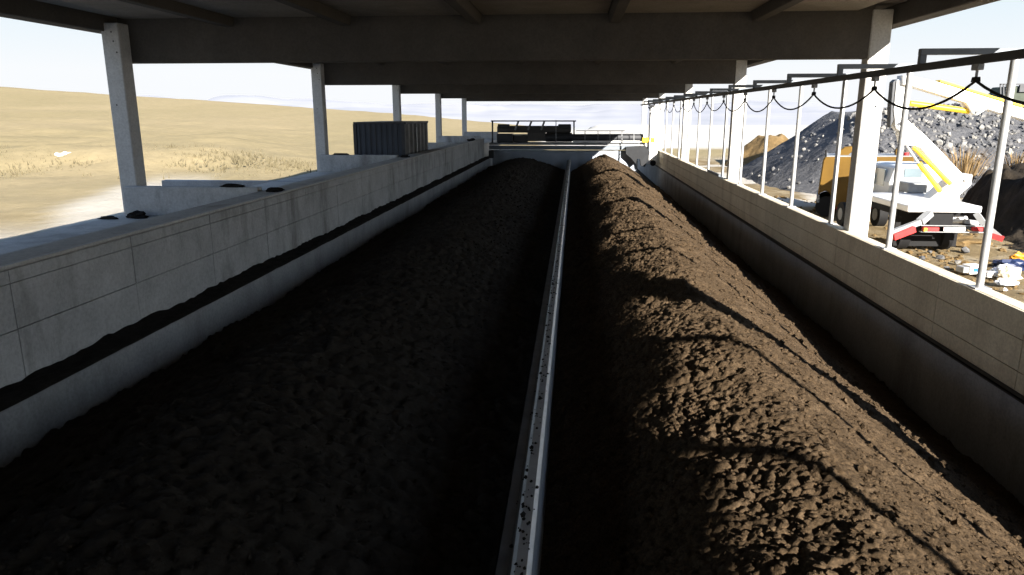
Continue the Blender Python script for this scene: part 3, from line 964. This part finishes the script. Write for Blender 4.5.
tp_(MB().box(tq(905, 200, 20.4).x, tq(925, 200, 20.4).x, 20.3, 21.0, zb1 + 0.01, zb1 + 0.28), 'tool_rack', M_greyp, 0.02)
def wheel(x, y, r=0.36, w=0.24):
    o = tp_(MB().tube([(x - w / 2, y, ZG + r), (x + w / 2, y, ZG + r)], r, 20), 'wheel', M_black, 0.0, True)
    sub(MB().tube([(x - w / 2 - 0.01, y, ZG + r), (x + w / 2 + 0.01, y, ZG + r)], r * 0.5, 14), 'hub', M_greyp, o)
for y in (YR + 1.0, 22.3):
    wheel(bl + 0.32, y)
    wheel(br_ - 0.32, y)
# rear underrun bar with lamps and plate
def tbox(x0, y0, x1, y1, ya, yb): return pxbox(MB(), x0, y0, x1, y1, ya, yb, YR)
tp_(tbox(922, 225.5, 986, 227, YR + 0.05, YR + 0.15), 'rear_bar', M_greyp)
tp_(tbox(922, 231.8, 986, 233.4, YR + 0.05, YR + 0.15), 'rear_bar', M_greyp)
tp_(tbox(924, 227.4, 939.5, 231.6, YR + 0.02, YR + 0.12), 'tail_lamp', M_red, 0.01)
tp_(tbox(974, 227.4, 983.5, 231.6, YR + 0.02, YR + 0.12), 'tail_lamp', M_red, 0.01)
tp_(tbox(924.3, 228, 927, 231.4, YR + 0.0, YR + 0.03), 'indicator', M_yel)
tp_(tbox(945, 227.6, 966, 231.6, YR + 0.04, YR + 0.07), 'number_plate', M_white)
tp_(MB().tube([tq(936, 219.5, YR + .4), tq(966, 219.5, YR + .4)], 0.085, 12), 'tank', M_white, 0, True)
tp_(MB().bar(tq(964, 221, YR + .2), tq(978, 223, YR + .2), 0.12, 0.1), 'rear_jack', M_greyp)
# outriggers
o = tp_(MB().bar(tq(930, 213, YR - 0.1), tq(920, 222, YR - 0.25), 0.16, 0.14).bar(tq(920, 222, YR - 0.25), tq(891, 233, YR - 0.5), 0.1, 0.12), 'outrigger', M_greyp)
sub(MB().bar(tq(914, 229, YR - 0.42), tq(893, 237, YR - 0.55), 0.12, 0.14), 'red_guard', M_red, o)
o = tp_(MB().bar(tq(976, 213, YR - 0.1), tq(984, 224, YR - 0.2), 0.14, 0.12).bar(tq(984, 224, YR - 0.2), tq(1000, 237, YR - 0.35), 0.1, 0.1), 'outrigger', M_greyp)
sub(MB().bar(tq(990, 235, YR - 0.3), tq(1003, 239, YR - 0.4), 0.12, 0.12), 'red_guard', M_red, o)
# turret and booms (slewed across the truck)
YBm = YR + 1.5
def plate(pts, y, d): return MB().prism([tq(x, yy, y) for x, yy in pts], (0, d, 0))
tp_(plate([(935, 206), (956, 207), (954, 200), (938, 200)], YBm - 0.05, 0.75), 'turntable', M_greyp)
tp_(plate([(929, 200), (960, 174), (973, 174.5), (971.5, 185), (960, 195), (960, 206), (950, 205), (945, 208.5), (931, 208)], YBm, 0.5), 'turret', M_white, 0.02)
tp_(plate([(903, 116), (926.5, 136), (961, 172), (966, 178), (956, 190), (951, 184), (920, 147), (904, 145), (901, 134)], YBm + 0.05, 0.36), 'lower_boom', M_white, 0.02)
tp_(MB().tube([tq(913.5, 147, YBm - 0.08), tq(950.5, 184, YBm - 0.08)], 0.055, 10), 'yellow_cylinder', M_yel, 0, True)
o = tp_(MB().tube([tq(918.6, 163, YBm - 0.1), tq(940.5, 191.5, YBm - 0.1)], 0.06, 10), 'yellow_cylinder', M_yel, 0, True)
tp_(MB().tube([tq(906.5, 146, YBm - 0.1), tq(918.6, 163, YBm - 0.1)], 0.03, 8), 'piston_rod', M_galv, 0, True)
tp_(plate([(897, 80), (905, 78), (905.5, 100), (904, 122), (900, 131), (896, 128), (894, 110)], YBm + 0.08, 0.3), 'elbow_link', M_white, 0.015)
tp_(plate([(893, 82), (896.4, 79), (896, 100), (894, 120), (890, 128), (891, 104)], YBm + 0.12, 0.22), 'hose_bundle', M_dark, 0.01)
tp_(plate([(903, 75), (912, 76), (937, 81.7), (1019, 107), (1075, 124), (1075, 136), (1024, 119.5), (987, 109), (977.5, 115.5), (973, 113), (966.5, 102.6), (912, 86), (903, 84.5)], YBm - 0.02, 0.36), 'upper_boom', M_white, 0.015)
tp_(MB().bar(tq(938, 81.0, YBm + 0.1), tq(1020, 106.4, YBm + 0.1), 0.26, 0.045), 'yellow_hose_tray', M_yel)
tp_(MB().tube([tq(910, 103.3, YBm + 0.15), tq(969, 111.2, YBm + 0.15)], 0.07, 10), 'yellow_cylinder', M_yel, 0, True)
tp_(MB().bar(tq(912, 85.5, YBm - 0.03), tq(966, 102.2, YBm - 0.03), 0.02), 'pipe', M_greyp)
for (x, y) in ((977.5, 111.5), (904, 122), (905, 140), (966, 180)):
    tp_(MB().tube([tq(x, y, YBm - 0.06), tq(x, y, YBm + 0.1)], 0.04, 10), 'pivot_pin', M_greyp, 0, True)

# yellow machine behind -----------------------------------------------
VN = Vector((0.31, 0.951, 0.0)).normalized()                  # into the van, away from its near side
VP = Vector((8.1, 24.35, 0.0))
yv = empty('yellow_van', (9.6, 25.0, ZG))
tag(yv, 'ochre yellow box van standing behind the first white column', 'van')
def vq(px, py, d=0.0):
    q = at(px, py, 1.0)
    return q * ((VP + VN * d).dot(VN) / q.dot(VN))
def vpart(pts, d0, d1, name, mat, bevel=0.0): return part(MB().prism([vq(x, y, 0) + VN * d0 for x, y in pts], VN * (d1 - d0)), name, mat, yv, bevel)
def vrect(x0, y0, x1, y1): return [(x0, y0), (x1, y0), (x1, y1), (x0, y1)]
vpart([(817.5, 196), (823, 161), (825, 157), (914, 157), (914, 209), (832, 209), (832, 199), (830, 193), (825, 190.5), (820, 193)], 0, 1.9, 'body', M_ochre, 0.03)
vpart(vrect(816.5, 195, 819.5, 203), 0.03, 1.8, 'front_bumper', M_greyp, 0.01)
vpart(vrect(836, 207, 913, 210), -0.02, 0.08, 'sill', M_red)
for px in (826.5, 900):
    for d in (0.16, 1.7):
        p = vq(px, 203) + VN * d
        p.z = ZG + 0.33
        part(MB().tube([p - VN * 0.13, p + VN * 0.13], 0.33, 18), 'wheel', M_black, yv, 0, True)
part(MB().tube([vq(826, 157) + VN * .1, vq(826, 150) + VN * .1], 0.025, 8), 'aerial', M_black, yv)
vpart([(838, 157), (839, 152), (845, 148), (853, 147), (853, 152), (848, 157)], 0.6, 1.1, 'roof_cowl', M_ochre, 0.03)
vpart([(897, 157), (897, 151), (902, 146), (904, 150), (902, 157)], 0.6, 1.0, 'roof_cowl', M_ochre, 0.02)
p = vq(907, 155.5) + VN * 0.3
part(MB().tube([(p.x, p.y, p.z - 0.06), (p.x, p.y, p.z + 0.07)], 0.08, 12), 'beacon', M_red, yv, 0, True)
vpart(vrect(826, 156, 913, 157), 0.1, 1.8, 'roof', M_greyp)

# dark green machine on the far side of the stone pile
YG = 41.0
gm = empty('green_crusher', (24, YG, -1.5))
tag(gm, 'dark green machine with railings showing above the stone pile at right', 'machine')
def gq(px, py): return at(px, py, YG)
part(MB().prism([gq(998, 99), gq(1003, 93.5), gq(1012, 93), gq(1015, 86), gq(1060, 86), gq(1060, 107), gq(1001, 107)], (0, 2.2, 0)), 'body', M_green, gm, 0.05)
part(pxbox(MB(), 1019, 85, 1030, 92, YG - 0.12, YG, YG), 'hood', M_dark, gm)
for x in (1000.5, 1003.5, 1006.5): part(MB().bar(gq(x, 84), gq(x, 97), 0.06), 'railing_post', M_dark, gm)
part(MB().bar(gq(1000, 84.2), gq(1060, 84.2), 0.06), 'handrail', M_dark, gm)

# dry bush, rubbish, scrub ---------------------------------------------
def tuft(name, loc, n, h, spread, mat, label, cat, seed, group=None, blade=0.013):
    r = random.Random(seed)
    mb = MB()
    for k in range(n):
        a, s_ = r.random() * 6.28, spread * r.random() ** 0.7
        p0 = Vector((0.35 * s_ * math.cos(a), 0.35 * s_ * math.sin(a), -0.1))
        p2 = Vector((s_ * math.cos(a), s_ * math.sin(a), h * r.uniform(0.5, 1.0)))
        p1 = (p0 + p2) / 2 + Vector((0, 0, 0.18 * h))
        w = Vector((math.sin(a), -math.cos(a), 0)) * blade * r.uniform(.6, 1.3)
        u = Vector((0, 0, 1)).cross(w).normalized() * blade * .5
        mb.poly([p0 - w, p0 + w, p1 - w * .8, p1 + w * .8, p2, p0 + u, p1 + u], [(0, 1, 3, 2), (2, 3, 4), (1, 5, 6, 3), (5, 0, 2, 6), (3, 6, 4), (6, 2, 4)])
    o = mb.build(name, mat, None, loc=loc)
    tag(o, label, cat, group)
    return o
p = at(963, 173, 25.0)
tuft('dry_bush', (p.x, p.y, p.z - 0.2), 150, 1.15, 1.15, M_straw, 'dry straw coloured bush on the earth bank before the stone pile', 'bush', 1)
p = at(1016, 163, 25.0)
tuft('dry_bush', (p.x, p.y, p.z - 0.15), 80, 0.6, 0.8, M_straw, 'smaller dry bush at the right edge above the earth bank', 'bush', 2)

def gz(x, y): return float(-3.3 + 0.16 * fbm(np.array([x * 0.5]), np.array([y * 0.5]), 21)[0])
def ground_at(px, py, z=-3.25):
    q = at(px, py, 1.0)
    t = z / q.z
    return Vector((q.x * t, t, z))
p = ground_at(972, 273)
bx = empty('carton', p, 0.25)
tag(bx, 'white and grey carton with a blue label lying on the yard behind the first pole', 'carton')
MB().box(-0.16, 0.16, -0.12, 0.12, 0, 0.18).build('box_body', M_white, bx, 0.008)
MB().box(-0.30, -0.165, -0.10, 0.12, 0.03, 0.15).build('open_flap', M_greyp, bx, 0.008)
MB().box(-0.09, 0.04, -0.124, -0.118, 0.05, 0.13).build('blue_label', M_blue, bx)
p = ground_at(1000, 274)
lump('plastic_sheet', p + Vector((0.1, 0, 0)), 0.26, 0.2, 0.18, M_plast, 11, 'crumpled pale plastic sheet on the ground right of the first pole', 'plastic sheet')
p = ground_at(1006, 283)
lump('plastic_bag', p, 0.2, 0.12, 0.08, M_plast, 12, 'small flat plastic bag in front of the crumpled sheet', 'plastic bag')
p = ground_at(1001, 275)
lump('paper_sack', p + Vector((0, -0.25, 0.0)), 0.2, 0.12, 0.17, M_cream, 13, 'cream paper sack leaning against the crumpled plastic sheet', 'sack')
p = ground_at(989, 276)
o = MB().box(-0.06, 0.06, -0.05, 0.05, -0.02, 0.1).build('white_block', M_white, None, 0.006, loc=p)
tag(o, 'small white foam block beside the first pole foot', 'block')
p = ground_at(1016, 273)
o = MB().box(-0.07, 0.07, -0.06, 0.06, -0.02, 0.12).build('cream_box', M_cream, None, 0.006, loc=p)
tag(o, 'small cream box right of the crumpled plastic sheet', 'box')
p = ground_at(1018, 266)
lump('blue_tarpaulin', p, 0.42, 0.3, 0.16, M_navy, 14, 'dark blue tarpaulin heap at the right edge of the yard', 'tarpaulin')
p = ground_at(1020, 262)
lump('yellow_cloth', p + Vector((0, 0, 0.08)), 0.2, 0.12, 0.12, M_orange, 15, 'yellow cloth lying behind the blue tarpaulin', 'cloth')
p = ground_at(1005, 290)
lump('white_stone', p, 0.04, 0.04, 0.04, M_white, 16, 'small white stone in front of the plastic bag', 'stone')
p = ground_at(950, 242)
lump('clay_heap', p, 0.75, 0.5, 0.16, M_soil, 17, 'low brown clay heap under the rear of the lift truck', 'soil')
stones = ((930, 245, .1, 'right behind the left outrigger pad of the lift truck'), (915, 246, .08, 'beside the second pole, nearest the left outrigger'),
          (958, 262, .09, 'midway between the carton and the truck bumper'), (947, 268, .07, 'close to the wall left of the carton'), (930, 252, .07, 'small one in the row before the truck bumper'),
          (940, 257, .1, 'largest in the row before the truck bumper'), (965, 250, .12, 'biggest of all, below the number plate'), (985, 258, .1, 'just left of the first pole above the carton'), (922, 258, .09, 'at the wall between the second pole and the carton'))
for k, (px, py, s_, where) in enumerate(stones):
    p = ground_at(px, py)
    o = link_mesh('yard_stone', RM[k % 8], M_rock, None, p)
    o.scale = (s_, s_, s_ * .7)
    o.rotation_euler = (0, 0, k)
    tag(o, 'loose pale yard stone ' + where, 'stone', 'loose stones on the yard')
# earth crumbs and gravel strewn over the yard, joined
V, Fc, n = [], [], 0
for k in range(2600):
    x, y = r_.uniform(5.6, 15), r_.uniform(8, 30)
    if vn(np.array([x * .7]), np.array([y * .7]), 150)[0] < -0.05: continue
    q = base * r_.uniform(0.02, 0.085) * r_.uniform(.6, 1.4, 3) * (0.6 + y / 40)
    an = r_.random() * 6.28
    V.append(np.stack([q[:, 0] * math.cos(an) - q[:, 1] * math.sin(an) + x, q[:, 0] * math.sin(an) + q[:, 1] * math.cos(an) + y, q[:, 2] * .7 + gz(x, y)], -1))
    Fc += [tuple(i + n for i in f_) for f_ in icof]
    n += len(base)
me = bpy.data.meshes.new('yard_rubble')
me.from_pydata(np.concatenate(V).tolist(), [], Fc)
tag(link_mesh('yard_rubble', me, M_soil), 'brown earth crumbs and gravel strewn over the yard beyond the right wall', 'rubble', kind='stuff')

# left: scrub on the bank and two pale boulders
mb = MB()
for k in range(700):
    px, d = random.uniform(-60, 310), random.gauss(41, 2.2)
    t = (px - 512) / 740
    x, y = t * d * cyaw - d * syaw, t * d * syaw + d * cyaw
    zz = -3.0 + 0.95 * float(sstep(36, 44, np.array([d]))[0]) * float(sstep(330, 200, np.array([px]))[0]) - 0.1
    for j in range(3):
        a = random.random() * 6.28
        h, w = random.uniform(0.15, 0.4), 0.05
        q = Vector((x + .2 * math.cos(a), y + .2 * math.sin(a), zz))
        tp2 = q + Vector((random.uniform(-.2, .2), random.uniform(-.2, .2), h))
        mb.poly([q + Vector((-w, 0, 0)), q + Vector((w, 0, 0)), q + Vector((0, w, 0)), tp2], [(0, 1, 3), (1, 2, 3), (2, 0, 3)])
tag(mb.build('dry_scrub', M_scrub), 'dry scrub growing along the bank beyond the left track', 'scrub', kind='stuff')
def left_at(px, d, z): 
    t = (px - 512) / 740
    return Vector((t * d * cyaw - d * syaw, t * d * syaw + d * cyaw, z))
lump('pale_boulder', left_at(58, 41, -2.35), 0.45, 0.35, 0.25, M_white, 21, 'pale boulder on the bank left of the first left column', 'boulder')
lump('pale_boulder', left_at(180, 41, -2.75), 0.3, 0.3, 0.25, M_white, 22, 'pale boulder at the track right of the first left column', 'boulder')
